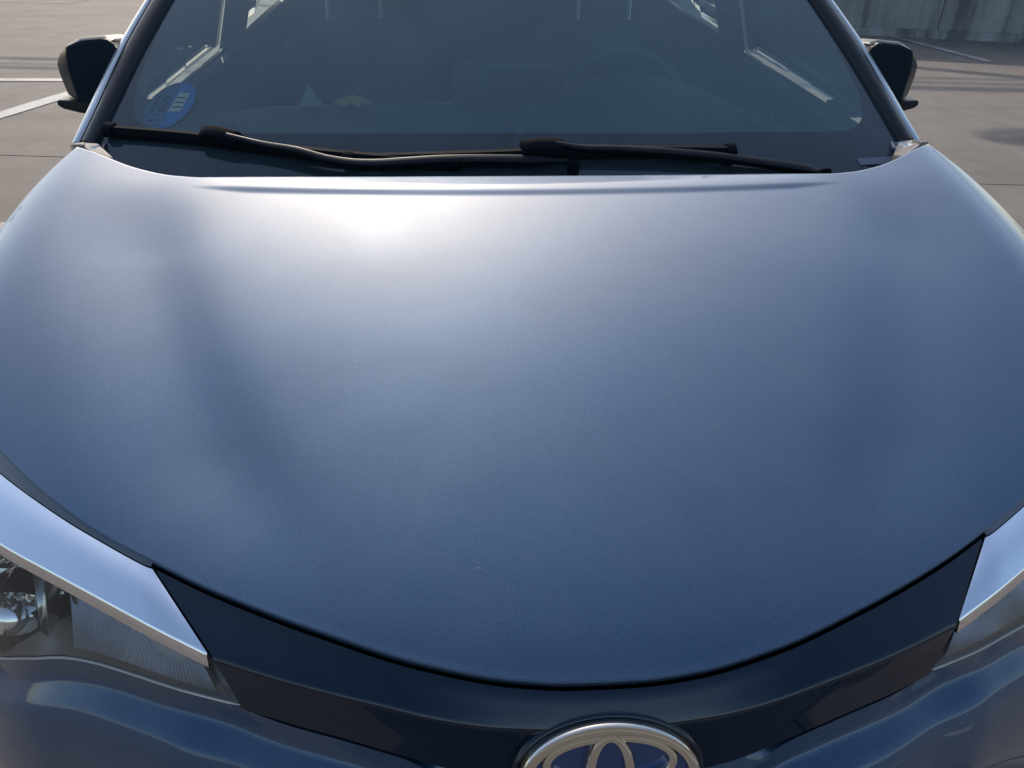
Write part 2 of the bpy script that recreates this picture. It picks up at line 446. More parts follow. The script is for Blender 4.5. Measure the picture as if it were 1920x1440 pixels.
_P = inner+[(-x, y) for x, y in reversed(inner[1:-1])]
V, F = [], []; n = len(_P)
for k in range(7):
    for x, y in _P: q = k/6; V.append((x*q, 1.55+(y-1.55)*q+.002, Wz(x*q, 1.55+(y-1.55)*q)-.008))
F = [(k*n+i, k*n+(i+1) % n, (k+1)*n+(i+1) % n, (k+1)*n+i) for k in range(1, 6) for i in range(n)]+[tuple(n+i for i in range(n))]
new_obj('added_haze_veil', V, F, VEIL, ws)  # extra sheet added to lighten the clear area of the glass

# cowl
V, F = grid(6, 31, lambda i, j: (-.86+1.72*j/30, .95+.22*i/5+.1*(-1+j/15)**2, .955-.01*i/5))
new_obj('cowl_panel', V, F, BLACK, car)

# pillars
def pil(name, m, s, A, B_, thick, drop):
    """strip between curves A (inner) and B_ (outer), crowned, as a closed strip"""
    A = spline(A, 6); B_ = spline(B_, 6); V = []
    n = len(A); prof = [(0, -.012), (0.02, .45), (.15, .8), (.35, 1.), (.65, .95), (.88, .7), (1., .2), (1., drop)]
    for a, b in zip(A, B_):
        for t, h_ in prof:
            p = a.lerp(b, t); V.append((s*p.x, p.y-(thick*h_*.35 if h_ > 0 else 0), p.z+(thick*h_ if h_ > 0 else h_)))
    k = len(prof)
    F = [(i*k+j, i*k+j+1, (i+1)*k+j+1, (i+1)*k+j) for i in range(n-1) for j in range(k-1)]+[tuple(range(k)), tuple((n-1)*k+j for j in range(k))]
    return new_obj(name, V, F, m, car, sharp=50)
COVER = mat('reflection_toned_plastic', (.16, .145, .135), .38, 0, .2, .1)  # grey-beige base colour stands in for a reflection on the covers
I_ = [(.852, 1.292, 1.005), (.839, 1.375, 1.053), (.809, 1.544, 1.152), (.768, 1.712, 1.252), (.725, 1.87, 1.345), (.665, 2.06, 1.455)]
M_ = [(.889, 1.318, 1.012), (.876, 1.395, 1.058), (.851, 1.565, 1.158), (.816, 1.725, 1.25), (.772, 1.88, 1.342), (.705, 2.07, 1.448)]
O_ = [(.912, 1.322, 1.008), (.902, 1.425, 1.062), (.874, 1.588, 1.160), (.838, 1.735, 1.246), (.795, 1.89, 1.335), (.725, 2.09, 1.435)]
for s in (-1, 1):
    pil('pillar_moulding', BLACK, s, I_, M_, .014, -.03)
    p = pil('a_pillar', mat('sky_lit_pillar_paint', (.42, .47, .50), .38, .75, .6),  s, [tuple(Vector(a)+Vector((.004, 0, 0))) for a in M_], O_, .006, -.045)  # body paint lightened to silver for the low sky it reflects
    # seam between pillar and mirror triangle
    # roof rail and side windows
    rail = [(.735, 2.08, 1.43), (.74, 2.5, 1.47), (.735, 3.0, 1.465), (.70, 3.5, 1.415), (.64, 3.95, 1.33)]
    sweep('roof_rail', [(s*x, y, z) for x, y, z in spline(rail, 5)], lambda i, t: rrect(.09, .06, .02), PAINT, car)
    up = [(.888, 1.36, 1.035), (.868, 1.55, 1.13), (.835, 1.735, 1.235), (.80, 1.88, 1.325), (.755, 2.06, 1.42), (.755, 2.45, 1.45)]
    lo = [(.890, 1.38, 1.005), (.885, 1.55, 1.008), (.884, 1.735, 1.015), (.882, 1.88, 1.02), (.880, 2.06, 1.03), (.878, 2.45, 1.045)]
    rows('side_window', [[(s*a[0], a[1], a[2]) for a in up], [(s*a[0], a[1], a[2]) for a in lo]], SIDEGLASS, car, smooth=False)
    up = [(.755, 2.52, 1.45), (.745, 3.0, 1.45), (.72, 3.4, 1.42)]; lo = [(.878, 2.52, 1.05), (.87, 3.0, 1.08), (.85, 3.4, 1.20)]
    rows('side_window', [[(s*a[0], a[1], a[2]) for a in up], [(s*a[0], a[1], a[2]) for a in lo]], SIDEGLASS, car, smooth=False)
    prism('b_pillar', [(s*.876, 2.44, 1.03), (s*.876, 2.53, 1.03), (s*.75, 2.53, 1.45), (s*.75, 2.44, 1.45)], (-s*.06, 0, 0), DARK, car)
    prism('rear_pillar', [(s*.85, 3.35, 1.10), (s*.80, 4.1, 1.10), (s*.66, 3.98, 1.36), (s*.71, 3.35, 1.44)], (-s*.04, 0, 0), PAINT, car)
    # plastic cover at the bonnet corner
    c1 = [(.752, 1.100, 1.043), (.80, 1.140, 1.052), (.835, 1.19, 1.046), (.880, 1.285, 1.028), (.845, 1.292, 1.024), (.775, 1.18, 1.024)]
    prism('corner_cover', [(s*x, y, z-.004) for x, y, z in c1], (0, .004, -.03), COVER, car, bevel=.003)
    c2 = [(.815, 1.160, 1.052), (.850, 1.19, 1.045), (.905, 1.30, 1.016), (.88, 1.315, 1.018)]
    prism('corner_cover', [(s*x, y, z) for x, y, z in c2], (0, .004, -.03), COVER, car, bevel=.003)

# --- headlights
bt = [(.363, .115, .848), (.413, .142, .8525), (.449, .163, .855), (.525, .209, .859), (.61, .261, .863), (.68, .31, .868), (.75, .375, .872), (.80, .45, .872)]
tp = [(.4335, .2015, .8735), (.447, .208, .8745), (.489, .235, .877), (.55, .276, .882), (.63, .337, .889), (.70, .40, .895), (.76, .475, .898), (.805, .56, .895)]
lb = [(.335, .0995, .793), (.397, .1185, .796), (.455, .147, .7885), (.50, .170, .780), (.545, .192, .765), (.60, .217, .738), (.68, .27, .69), (.76, .36, .67), (.805, .45, .68)]
def headlight(s):
    h_ = bpy.data.objects.new('headlight', None); COL.objects.link(h_); h_.parent = car
    m3 = lambda P: [(s*p[0], p[1], p[2]) for p in P]
    T = spline(tp, 5); Bm = spline(bt, 5)
    n = len(T)
    # chrome eyebrow: gently crowned
    R_ = []
    for k in range(9):
        t = k/8; row = []
        for i in range(n):
            q = i/(n-1); a = T[i]; b = Bm[i]; p = a.lerp(b, t)
            p.z += .0035*math.sin(math.pi*t)*min(1, q*6); row.append((s*p.x, p.y, p.z))
        R_.append(row)
    V0 = [(p[0], p[1]+.0, p[2]-.03) for p in R_[0]]
    rows('silver_brow', [V0]+R_, BROWTRIM, h_, sharp=60)
    # lower edge strip
    b2 = [(s*p.x, p.y-.0025, p.z-.002) for p in Bm]; b3 = [(s*p.x, p.y-.004, p.z-.0155) for p in Bm]; b4 = [(s*p.x, p.y+.004, p.z-.017) for p in Bm]
    rows('lower_brow_strip', [[(s*p.x, p.y, p.z+.0003) for p in Bm], b2, b3, b4], BROWTRIM, h_, sharp=40)
    # gloss ledge between bonnet gap and brow (clear cover over dark bezel)
    T1 = [(s*p.x, p.y+.0005, p.z+.002) for p in T]
    off = []
    for i, p in enumerate(T):
        d = (T[min(i+1, n-1)]-T[max(i-1, 0)]); nrm = Vector((-d.y, d.x, 0)).normalized()
        wdt = .020+.012*sm(0, 1, i/(n-1)); off.append(Vector((p.x, p.y, p.z))+nrm*wdt+Vector((0, 0, .010)))
    off[0] = off[0]+Vector((.012, .004, 0))
    mid = [(s*(a.x*.45+b.x*.55), a.y*.45+b.y*.55, a.z*.45+b.z*.55+.003) for a, b in zip(T, off)]
    rows('upper_bezel', [T1, mid, [(s*p.x, p.y, p.z) for p in off], [(s*p.x, p.y, p.z-.03) for p in off]], LAMP_DARK_G, h_, sharp=40)
    # clear lens from strip to lower edge, closed by a return
    LB = spline(lb, 5); nl = 41
    def along(P, t):
        f = t*(len(P)-1); i = min(int(f), len(P)-2); return P[i].lerp(P[i+1], f-i)
    R_ = []
    for k in range(7):
        t = k/6; row = []
        for i in range(nl):
            a = along(Bm, i/(nl-1))+Vector((0, -.004, -.0155)); b = along(LB, i/(nl-1)); p = a.lerp(b, t)
            p.y -= .006*math.sin(math.pi*t); row.append((s*p.x, p.y, p.z))
        R_.append(row)
    rows('lens', R_, LENS, h_)
    # thin seam line round the lens foot
    sweep('lens_seal', [(s*p.x, p.y-.0008, p.z-.001) for p in LB], lambda i, t: circ(.0016, 6), SEAL, h_)
    # housing behind the lens
    R_ = []
    dk = (0, .03, .07, .07, .03, 0)
    for k, (t, dp) in enumerate(((0, .0), (0.02, .05), (.25, .075), (.7, .075), (.92, .04), (1, .001))):
        row = []
        for i in range(nl):
            q = i/(nl-1); a = along(Bm, q)+Vector((0, 0, -.016)); b = along(LB, q); p = a.lerp(b, t)
            e = min(1.5, q*4+.12)*(1+.5*sm(.4, .6, q)); row.append((s*p.x, p.y+dp*e, p.z))
        R_.append(row)
    rows('lamp_housing', R_, LAMP_DARK, h_, sharp=30)
    # fluted reflector next to the inner tip
    V = []; F = []; nf = 46
    for i in range(nf*2+1):
        q = .06+.40*i/(nf*2); a = along(Bm, q)+Vector((0, 0, -.018)); b = along(LB, q)
        for k in range(6):
            t = .02+.90*k/5; p = a.lerp(b, t); e = min(1, q*3.4)
            V.append((s*p.x, p.y+.004+.028*e*(1-t)-(.0022 if i % 2 else 0), p.z))
    for i in range(nf*2):
        for k in range(5): F.append((i*6+k, i*6+k+1, (i+1)*6+k+1, (i+1)*6+k))
    new_obj('fluted_reflector', V, F, FLUTE, h_, smooth=False)
    # main bowl with faceted reflector
    c = Vector((.625, .272, .778)); V = []; F = []; ang = 22; rd = 7
    for k in range(rd+1):
        for i in range(ang):
            a = 2*math.pi*i/ang; rr_ = .014+.058*(k/rd); dp = .05*(1-(k/rd)**1.6)
            jit = .0055*math.sin(a*5+k*1.9)+.004*math.sin(a*11+k)
            V.append((s*(c.x+math.cos(a)*rr_*1.05+.02*dp), c.y+dp+jit-.2*math.cos(a)*rr_*-1.2, c.z+math.sin(a)*rr_*.95))
    for k in range(rd):
        for i in range(ang): F.append((k*ang+i, k*ang+(i+1) % ang, (k+1)*ang+(i+1) % ang, (k+1)*ang+i))
    new_obj('bowl_reflector', V, F, REFL, h_, smooth=False)
    V, F = grid(17, 8, lambda i, j: (s*(c.x+.036*math.cos(2*math.pi*i/16)*math.sin(j/7*math.pi/2)), c.y-.034+.03*(1-math.cos(j/7*math.pi/2)), c.z-.020+.028*math.sin(2*math.pi*i/16)*math.sin(j/7*math.pi/2)))
    new_obj('bulb_shield', V, F, REFL, h_)
    # divider wall between bowl and flutes
    prism('divider', [(s*.556, .226, .843), (s*.572, .236, .845), (s*.580, .225, .765), (s*.565, .212, .772)], (s*.002, .06, 0), REFL, h_, bevel=.001)
    prism('divider', [(s*.528, .222, .842), (s*.534, .226, .842), (s*.532, .214, .775), (s*.527, .21, .775)], (s*.001, .05, 0), CHROME, h_)
    return h_
LAMP_DARK_G = mat('smoked_bezel', (.07, .08, .09), .18, .2, 1., .02)
SEAL = mat('lens_edge', (.38, .37, .34), .25, 0, 1.)
FLUTE = mat('fluted_reflector_metal', (.50, .50, .52), .28, .45)
for s in (-1, 1): headlight(s)

# --- grille panel (gloss black), crease, brown-reflecting lower facet
zc = pchip([0, .09, .14, .2, .26, .31, .36], [.828, .829, .834, .844, .848, .849, .848])
zb_ = pchip([0, .11, .18, .25, .335, .36], [.756, .764, .781, .7915, .793, .793])
yp = lambda x: .027+.64*x*x
def panel():
    R_ = [[] for _ in range(12)]
    n = 121
    for i in range(n):
        u_ = -1+2*i/(n-1); a = abs(u_); s = 1 if u_ >= 0 else -1
        xt = a*.429; top = Vector((xt, y_front(xt)-.0042, hood(xt, y_front(xt))-.0080))
        xc = a*.355; cr = Vector((xc, yp(xc), zc(xc)))
        xb = a*.333; bo = Vector((xb, yp(xb)-.009, zb_(xb)+.008))
        pts = [top+Vector((0, .004, -.012)), top+Vector((0, .0012, -.0015)), top]
        pts += [top+Vector((0, -.0018, -.0008))]
        t2 = pts[-1]
        for t in (.33, .66, .93): 
            p = t2.lerp(cr, t); p.z += .0004*math.sin(math.pi*t); pts.append(p)
        pts += [cr+Vector((0, -.0008, -.002)), cr+Vector((0, -.0006, -.006)), cr.lerp(bo, .6), bo, bo+Vector((0, .04, -.004))]
        for k, p in enumerate(pts): R_[k].append((s*p.x, p.y, p.z))
    o = rows('grille_panel', R_, GLOSS_BLACK, car, sharp=60)
    return o
panel()

# --- front bumper
z_lb = pchip([.335, .397, .455, .50, .545, .60, .68, .76, .81], [.793, .796, .7885, .780, .765, .738, .69, .67, .66])
y_lb = pchip([.335, .397, .455, .50, .545, .60, .68, .76, .81], [.0995, .1185, .147, .170, .192, .217, .27, .36, .44])
def bump_top(x):
    k = sm(.27, .40, x); xa = max(x, .335); xb = min(x, .345)
    a = (x, yp(xb)-.009+(x-xb)*.45, zb_(xb)+.004); b = (x, y_lb(xa)-(xa-x)*.45, z_lb(xa)-.003)
    return (x, a[1]+(b[1]-a[1])*k, a[2]+(b[2]-a[2])*k)
def bumper(s):
    n = 70; R_ = []
    prof = [(.02, -.006), (0, 0), (-.0010, -.012), (-.0022, -.024), (-.0035, -.0275), (-.008, -.031), (-.018, -.0355), (-.027, -.0405), (-.0315, -.0445), (-.037, -.058), (-.046, -.085), (-.054, -.12), (-.058, -.17)]
    for dy, dz in prof:
        row = []
        for i in range(n):
            x = .10+(.815-.10)*i/(n-1); p = bump_top(x)
            k = sm(.10, .19, x)                      # towards the emblem the bumper drops away into the grille mouth
            nx = .75*sm(.70, .95, x)
            row.append((s*(x-dy*nx*.8), p[1]+dy*(1-.35*nx)+.01*(1-k), p[2]+(dz if dz > -.0275 else (-.0275+(dz+.0275)*(1-.45*sm(.5, .64, x)*(1 if dz > -.046 else .4))))-.045*(1-k)*(0 if dy == .02 else 1)))
        R_.append(row)
    last = R_[-1]
    for dy, z in ((-.0, .52), (.01, .36), (.06, .22), (.2, .20)):
        R_.append([(p[0], p[1]+dy, z+(p[2]-z)*0) for p in last])
    for row in R_:                                # wrap round to the wheel arch
        x, y, z = row[-1]; dz = abs(z-.35)
        lim = .88-math.sqrt(.40**2-dz*dz) if dz < .40 else .9
        y1 = max(y+.01, min(y+.16, lim, .60))
        for q in (.5, 1.): yy = y+(y1-y)*q; row.append((s*max(abs(x), abs(x)+(x_side(.60, max(z, .3))-abs(x))*q*min(1, (y1-y)/.12)), yy, z))
    o = rows('front_bumper', R_, PAINT, car, sharp=60)
    return o
bb = [bumper(s) for s in (-1, 1)]
# lower centre grille
box('lower_grille', (0, .10, .50), (.55, .06, .52), DARK, car)
for k in range(8): box('grille_slat', (0, .035, .30+.05*k), (.56, .03, .012), BLACK, car, bevel=.003)
V, F = grid(5, 21, lambda i, j: ((-.12+.24*j/20), .075-.05*(i/4)+.3*(-.12+.24*j/20)**2, .752-.03*(i/4)**2))
new_obj('grille_mouth', V, F, GLOSS_BLACK, car)
box('engine_bay_floor', (0, .75, .62), (1.3, 1.0, .3), DARK, car)

# --- emblem
def emblem():
    e = bpy.data.objects.new('emblem', None); COL.objects.link(e); e.parent = car
    M = Matrix.Translation((0, .0105, .787)) @ Euler((R(90-20), 0, 0)).to_matrix().to_4x4()   # local x right, y up, z out (towards -Y)
    def put(o):
        o.data.transform(M); return o
    def ell_band(name, cx, cy, ai, bi, ao, bo, z0, z1, m, n=72, curve=0.):
        """raised band between two ellipses, rounded top"""
        V = []; pr = [(0, z0), (0.0, z1*.85+z0*.15), (.10, z1), (.5, z1*1.03), (.86, z1), (1, z1*.80+z0*.2), (1, z0)]
        for i in range(n):
            a = 2*math.pi*i/n
            for t, z in pr: V.append((cx+math.cos(a)*(ai+(ao-ai)*t), cy+math.sin(a)*(bi+(bo-bi)*t), z))
        k = len(pr)
        F = [(i*k+j, i*k+(j+1), ((i+1) % n)*k+(j+1), ((i+1) % n)*k+j) for i in range(n) for j in range(k-1)]
        return put(new_obj(name, V, F, m, e, sharp=45))
    # black plinth
    V = []; n = 72; prf = [(.0880, .0605, -.035), (.0880, .0605, -.008), (.0868, .0592, -.003), (.084, .0565, -.001), (.080, .053, -.004)]
    for a_, b_, z in prf: V += [(math.cos(2*math.pi*i/n)*a_, math.sin(2*math.pi*i/n)*b_, z) for i in range(n)]
    F = [(k*n+i, k*n+(i+1) % n, (k+1)*n+(i+1) % n, (k+1)*n+i) for k in range(4) for i in range(n)]
    put(new_obj('emblem_plinth', V, F, GLOSS_BLACK, e))
    # blue dished backing
    V = [(0, 0, -.002)]; 
    for k in range(1, 7):
        V += [(math.cos(2*math.pi*i/n)*.079*k/6, math.sin(2*math.pi*i/n)*.052*k/6, -.002+.0015*(k/6)**2) for i in range(n)]
    F = [(0, 1+i, 1+(i+1) % n) for i in range(n)]+[(1+k*n+i, 1+k*n+(i+1) % n, 1+(k+1)*n+(i+1) % n, 1+(k+1)*n+i) for k in range(5) for i in range(n)]
    put(new_obj('blue_backing', V, F, BLUE_EMB, e))
    ell_band('outer_ring', 0, 0, .0705, .0445, .0815, .0545, -.002, .008, CHROME)
    ell_band('horizontal_oval', 0, .0165, .0520, .0205, .0605, .0285, -.002, .0065, CHROME)
    ell_band('vertical_oval', 0, -.0005, .0135, .0375, .0235, .0465, -.002, .0072, CHROME)
emblem()

# --- mirrors
def mirror(s):
    mr = bpy.data.objects.new('side_mirror', None); COL.objects.link(mr); mr.parent = car
    O = [(.878, 1.176), (.902, 1.1835), (.958, 1.1785), (.998, 1.160), (1.026, 1.140), (1.044, 1.1165), (1.043, 1.092), (1.038, 1.066), (1.033, 1.045), (.96, 1.032), (.872, 1.030)]
    I2 = [(.880, 1.172), (.902, 1.178), (.948, 1.174), (.985, 1.162), (.990, 1.143), (.992, 1.117), (.990, 1.092), (.988, 1.066), (.986, 1.046), (.95, 1.036), (.876, 1.034)]
    yI = [1.575]*3+[1.578]+[1.58]*5+[1.578, 1.578]
    V = []; n = len(O)
    V += [(s*x, y, z) for (x, z), y in zip(I2, yI)]
    V += [(s*x, 1.600+.55*max(0, x-.96), z) for x, z in O]
    V += [(s*(.95+(x-.95)*.97), 1.70, 1.10+(z-1.10)*.88) for x, z in O]
    V += [(s*(.95+(x-.95)*.94), 1.715, 1.10+(z-1.10)*.80) for x, z in O]
    F = [tuple(range(n))]+[(k*n+i, k*n+(i+1) % n, (k+1)*n+(i+1) % n, (k+1)*n+i) for k in range(3) for i in range(n)]
    o = new_obj('mirror_housing', V, F, HOUS, mr, sharp=28); mod_bevel(o, .005, 3, 12)
    g = [(s*(.95+(x-.95)*.88), 1.712, 1.10+(z-1.10)*.74) for x, z in O]
    prism('mirror_glass', g, (0, .006, 0), MIRROR, mr)
    # black base lip below
    b = [(.870, 1.036), (1.046, 1.0425), (1.047, 1.030), (1.035, 1.022), (1.00, 1.013), (.93, 1.003), (.865, 1.000)]
    prism('mirror_base', [(s*x, 1.600, z) for x, z in b], (0, .09, 0), BLACK, mr, bevel=.005)
    prism('mirror_stalk', [(s*.84, 1.60, 1.0), (s*.90, 1.60, 1.0), (s*.90, 1.60, 1.03), (s*.84, 1.60, 1.03)], (0, .08, 0), BLACK, mr, bevel=.004)
    # inner black collar next to the pillar
    c_ = [(.868, 1.150), (.879, 1.170), (.895, 1.1805), (.903, 1.172), (.903, 1.05), (.868, 1.04)]
    prism('mirror_collar', [(s*x, 1.572, z) for x, z in c_], (0, .05, 0), HOUS, mr, bevel=.004)
HOUS = mat('mirror_cap_black', (.006, .014, .024), .3, 0, 0, .03, .10)
for s in (-1, 1): mirror(s)

# --- wipers
WBLK = mat('wiper_black', (.005, .007, .010), .8, 0, 0, .1, .06)
def wz(x, y, up): return (x, y-.4*up, Wz(x, y)+.87*up)
def wiper(pts_blade, pts_arm, conn, pivot):
    wp = bpy.data.objects.new('wiper', None); COL.objects.link(wp); wp.parent = car
    b = spline([wz(x, y, .014) for x, y in pts_blade], 6)
    sweep('blade_spoiler', b, lambda i, t: [(-.013, -.009), (.013, -.009), (.011, .001), (.003, .010), (-.009, .005)], WBLK, wp, up=(0, -.48, .87), sharp=25)
    sweep('rubber_lip', [Vector(p)+Vector((0, .004, -.009)) for p in b], lambda i, t: rrect(.004, .010, .001), RUBBER, wp, up=(0, -.48, .87))
    for e in (0, -1):
        sweep('blade_end_cap', [b[e]+(b[0]-b[-1]).normalized()*k*(1 if e == 0 else -1) for k in (-.012, .008)], lambda i, t: rrect(.028, .022, .006), WBLK, wp, up=(0, -.48, .87))
    c = spline([wz(x, y, .020) for x, y in conn], 4); m_ = len(c)
    sweep('connector', c, lambda i, t: rrect(.030, .010+.022*math.sin(math.pi*min(1, t*1.0))**.35 if 0 < t < 1 else .012, .004), WBLK, wp, up=(0, -.48, .87))
    a = spline([wz(x, y, u_) for x, y, u_ in pts_arm], 6)
    sweep('wiper_arm', a, lambda i, t: rrect((.010+.011*t)*(1 if t < .97 else .45), (.008+.006*t)*(1 if t < .97 else .5), .002), ARM, wp, up=(0, -.48, .87), sharp=50)
    x, y = pivot
    V, F = grid(17, 4, lambda i, j: (lambda r_, z: (x+r_*math.cos(2*math.pi*i/16), y+r_*math.sin(2*math.pi*i/16), z))((.012, .012, .009, 0)[j], (Wz(x, y)-.03, Wz(x, y)+.018, Wz(x, y)+.022, Wz(x, y)+.022)[j]))
    new_obj('pivot_cap', V, F, WBLK, wp)
ARM = mat('wiper_arm_coating', (.006, .008, .011), .38, 0, 0, .1, .18)

wiper([(-.828, 1.325), (-.64, 1.268), (-.45, 1.208), (-.25, 1.165), (-.12, 1.15)], [(-.57, 1.240, .034), (-.50, 1.216, .026), (-.43, 1.192, .026), (-.36, 1.165, .022), (-.28, 1.150, .020), (-.125, 1.150, .020), (.10, 1.148, .018)], [(-.628, 1.265), (-.60, 1.258), (-.572, 1.246), (-.545, 1.236)], (.11, 1.14))
wiper([(-.33, 1.172), (-.07, 1.166), (.12, 1.176), (.30, 1.188), (.44, 1.200)], [(.075, 1.174, .034), (.13, 1.172, .026), (.205, 1.174, .024), (.36, 1.176, .020), (.48, 1.175, .016), (.62, 1.174, .012)], [(.008, 1.172), (.03, 1.174), (.07, 1.176), (.095, 1.176)], (.635, 1.17))

# --- stickers on the glass
STK = mat('sticker_blue', (.03, .30, .60), .45); STG = mat('sticker_green', (.06, .22, .32), .5)
STW = mat('sticker_cream', (.8, .8, .62), .5); STB = mat('sticker_light_blue', (.20, .38, .52), .5); STI = mat('sticker_print', (.02, .05, .08), .6)
def sticker():
    st = bpy.data.objects.new('windshield_sticker', None); COL.objects.link(st); st.parent = car
    c = Vector((-.7185, 1.383, 0)); c.z = Wz(c.x, c.y)
    tx = Vector((1, 0, -.55*.4*c.x)).normalized(); ty = Vector((0, 1, .55)).normalized(); nz = tx.cross(ty).normalized()
    rot = Matrix.Rotation(R(-14), 4, 'Z')
    c = c-nz*.0050
    base = Matrix(((tx.x, ty.x, nz.x, c.x), (tx.y, ty.y, nz.y, c.y), (tx.z, ty.z, nz.z, c.z), (0, 0, 0, 1))) @ rot
    def disc(name, f, m, z, n=40):
        V = []; F = []; 
        P = f(n); k = len(P)
        V = [(0+sum(p[0] for p in P)/k, sum(p[1] for p in P)/k, z)]+[(x, y, z) for x, y in P]
        F = [(0, 1+i, 1+(i+1) % k) for i in range(k)]
        o = new_obj(name, V, F, m, st, smooth=False); o.data.transform(base); return o
    rx, ry = .052, .070
    disc('blue_half', lambda n: [(math.sin(math.pi*i/n)*rx*1.0, -math.cos(math.pi*i/n)*ry) for i in range(n+1)], STK, .0012)
    disc('green_half', lambda n: [(-math.sin(math.pi*i/n)*rx*1.0, -math.cos(math.pi*i/n)*ry) for i in range(n+1)], STG, .0012)
    disc('cream_label', lambda n: [(.004, -.020), (.031, -.018), (.031, .036), (.006, .038)], STW, .0017)
    disc('white_label', lambda n: [(-.033, -.055), (.004, -.055), (.006, -.036), (-.030, -.036)], STB, .0017)
    T = lambda x, y, r_=0: base @ Matrix.Translation((x, y, .0021)) @ Matrix.Rotation(R(r_), 4, 'Z')
    text('label_lettering', 'DGT', .015, STI, st, T(-.008, -.0455))
    disc('label_emblem', lambda n: [(-.024+.006*math.cos(2*math.pi*i/12), -.0455+.006*math.sin(2*math.pi*i/12)) for i in range(12)], STI, .002)
    text('lettering', 'ECO', .022, STI, st, T(-.013, .004, 90))
    for k in range(3): disc('print_line', lambda n, k=k: [(-.036+.007*k, -.026), (-.033+.007*k, -.026), (-.033+.007*k, .026), (-.036+.007*k, .026)], STI, .0016) if k == 0 else None
    for k in range(3): disc('print_bar', lambda n, k=k: [(.008, -.008+.014*k), (.028, -.008+.014*k), (.028, -.004+.014*k), (.008, -.004+.014*k)], STI, .0021)
    disc('edge_arc', lambda n: [(math.sin(R(20+140*i/20))*.049, -math.cos(R(20+140*i/20))*.066) for i in range(21)]+[(math.sin(R(160-140*i/20))*.046, -math.cos(R(160-140*i/20))*.062) for i in range(21)], STB, .0016) if False else None
    return st
sticker()
box('vehicle_number_plate', (.772, 1.235, Wz(.772, 1.235)+.0035), (.085, .02, .0015), mat('etched_plate', (.10, .13, .17), .4), car, rot=(R(28), 0, R(10))).name = 'glass_edge_label'

# --- cabin
cab = bpy.data.objects.new('cabin', None)
def dash():
    d = bpy.data.objects.new('dashboard', None); COL.objects.link(d); d.parent = car
    top = pchip([-.80, -.72, -.66, -.60, -.30, 0, .10, .18, .26, .34, .44, .54, .62, .70, .80], [.97, .985, 1.00, 1.008, 1.020, 1.024, 1.03, 1.060, 1.084, 1.090, 1.076, 1.040, 1.012, .975, .96])
    R_ = []
    for j, (y, k, dz) in enumerate(((1.16, .0, 0), (1.30, .05, 0), (1.42, .25, 0), (1.52, .6, 0), (1.60, .9, 0), (1.66, 1.0, 0), (1.71, 1.0, -.004), (1.74, .97, -.02), (1.75, .9, -.05), (1.72, .6, -.10), (1.70, .3, -.25), (1.70, .2, -.5))):
        row = []
        for i in range(61):
            x = -.82+1.64*i/60; zb0 = .955+.03*(y-1.16)/.5; z = zb0+(top(x)-zb0)*k+dz
            z = min(z, Wz(x, y)-.02) if y < 1.7 else z
            row.append((x, y, z))
        R_.append(row)
    rows('dash_top', R_, TRIM, d)
    for x, y in ((-.665, 1.50), (.60, 1.52)):
        for k in range(4):
            r_ = .050-.006*k
            V, F = grid(33, 9, lambda i, j: (x+(r_+.003*math.cos(2*math.pi*j/8))*math.cos(2*math.pi*i/32), y-.006*k+(r_+.003*math.cos(2*math.pi*j/8))*math.sin(2*math.pi*i/32)*.5, .995+.012*k+.003*math.sin(2*math.pi*j/8)+(.02*math.sin(2*math.pi*i/32))))
            new_obj('vent_ring', V, F, TRIM, d)
        V, F = grid(25, 6, lambda i, j: (x+.05*math.cos(2*math.pi*i/24)*math.cos(j/5*math.pi/2), y+.03*math.sin(2*math.pi*i/24)*math.cos(j/5*math.pi/2), .985+.045*math.sin(j/5*math.pi/2)))
        new_obj('air_vent', V, F, TRIM, d)
    prism('display_screen', [(-.125, 1.62, 1.02), (-.125, 1.62, 1.10), (-.105, 1.62, 1.124), (.12, 1.62, 1.122), (.135, 1.62, 1.10), (.14, 1.62, 1.02)], (0, .02, 0), SCREEN, d, bevel=.006)
    return d
SCREEN = mat('display_back', (.07, .08, .09), .45)
dash()
GRN = mat('pale_green_patch', (.30, .48, .34), .8); YEL = mat('yellow_patch', (.62, .42, .06), .6)  # plain colours for two small patches behind the glass
def tent(name, P, m, label, cat):
    o = new_obj(name, P, [(0, 1, 4), (1, 2, 4), (2, 3, 4), (3, 0, 4), (0, 3, 2, 1)], m, None, smooth=False); tag(o, label, cat); return o
tent('green_dash_patch', [(-.490, 1.60, 1.030), (-.430, 1.60, 1.030), (-.440, 1.64, 1.030), (-.480, 1.66, 1.030), (-.465, 1.62, 1.075)], GRN, 'pale green folded shape added on the dashboard for a coloured patch behind the left half of the windshield', 'paper')
o = new_obj('yellow_dash_patch', *grid(9, 7, lambda i, j: (-.405+.085*i/8, 1.59+.05*j/6, 1.034+.016*math.sin(math.pi*i/8)*math.sin(math.pi*j/6)+.004*math.sin(i*2.1+j*1.7))), YEL, None, smooth=False)
tag(o, 'crumpled yellow shape added on the dashboard for a coloured patch right of the green one', 'wrapper')
def torus(name, c, r1, r2, tilt, m, parent):
    M = Matrix.Translation(c) @ Euler((R(tilt), 0, 0)).to_matrix().to_4x4()
    V, F = grid(49, 13, lambda i, j: tuple(M @ Vector(((r1+r2*math.cos(2*math.pi*j/12))*math.cos(2*math.pi*i/48), (r1+r2*math.cos(2*math.pi*j/12))*math.sin(2*math.pi*i/48), r2*math.sin(2*math.pi*j/12)))))
    return new_obj(name, V, F, m, parent)
stw = bpy.data.objects.new('steering_wheel', None); COL.objects.link(stw); stw.parent = car
torus('wheel_rim', (.36, 1.90, .93), .185, .016, 65, TRIM, stw)
box('wheel_hub', (.36, 1.90, .93), (.16, .06, .14), TRIM, stw, rot=(R(-25), 0, 0), bevel=.03)
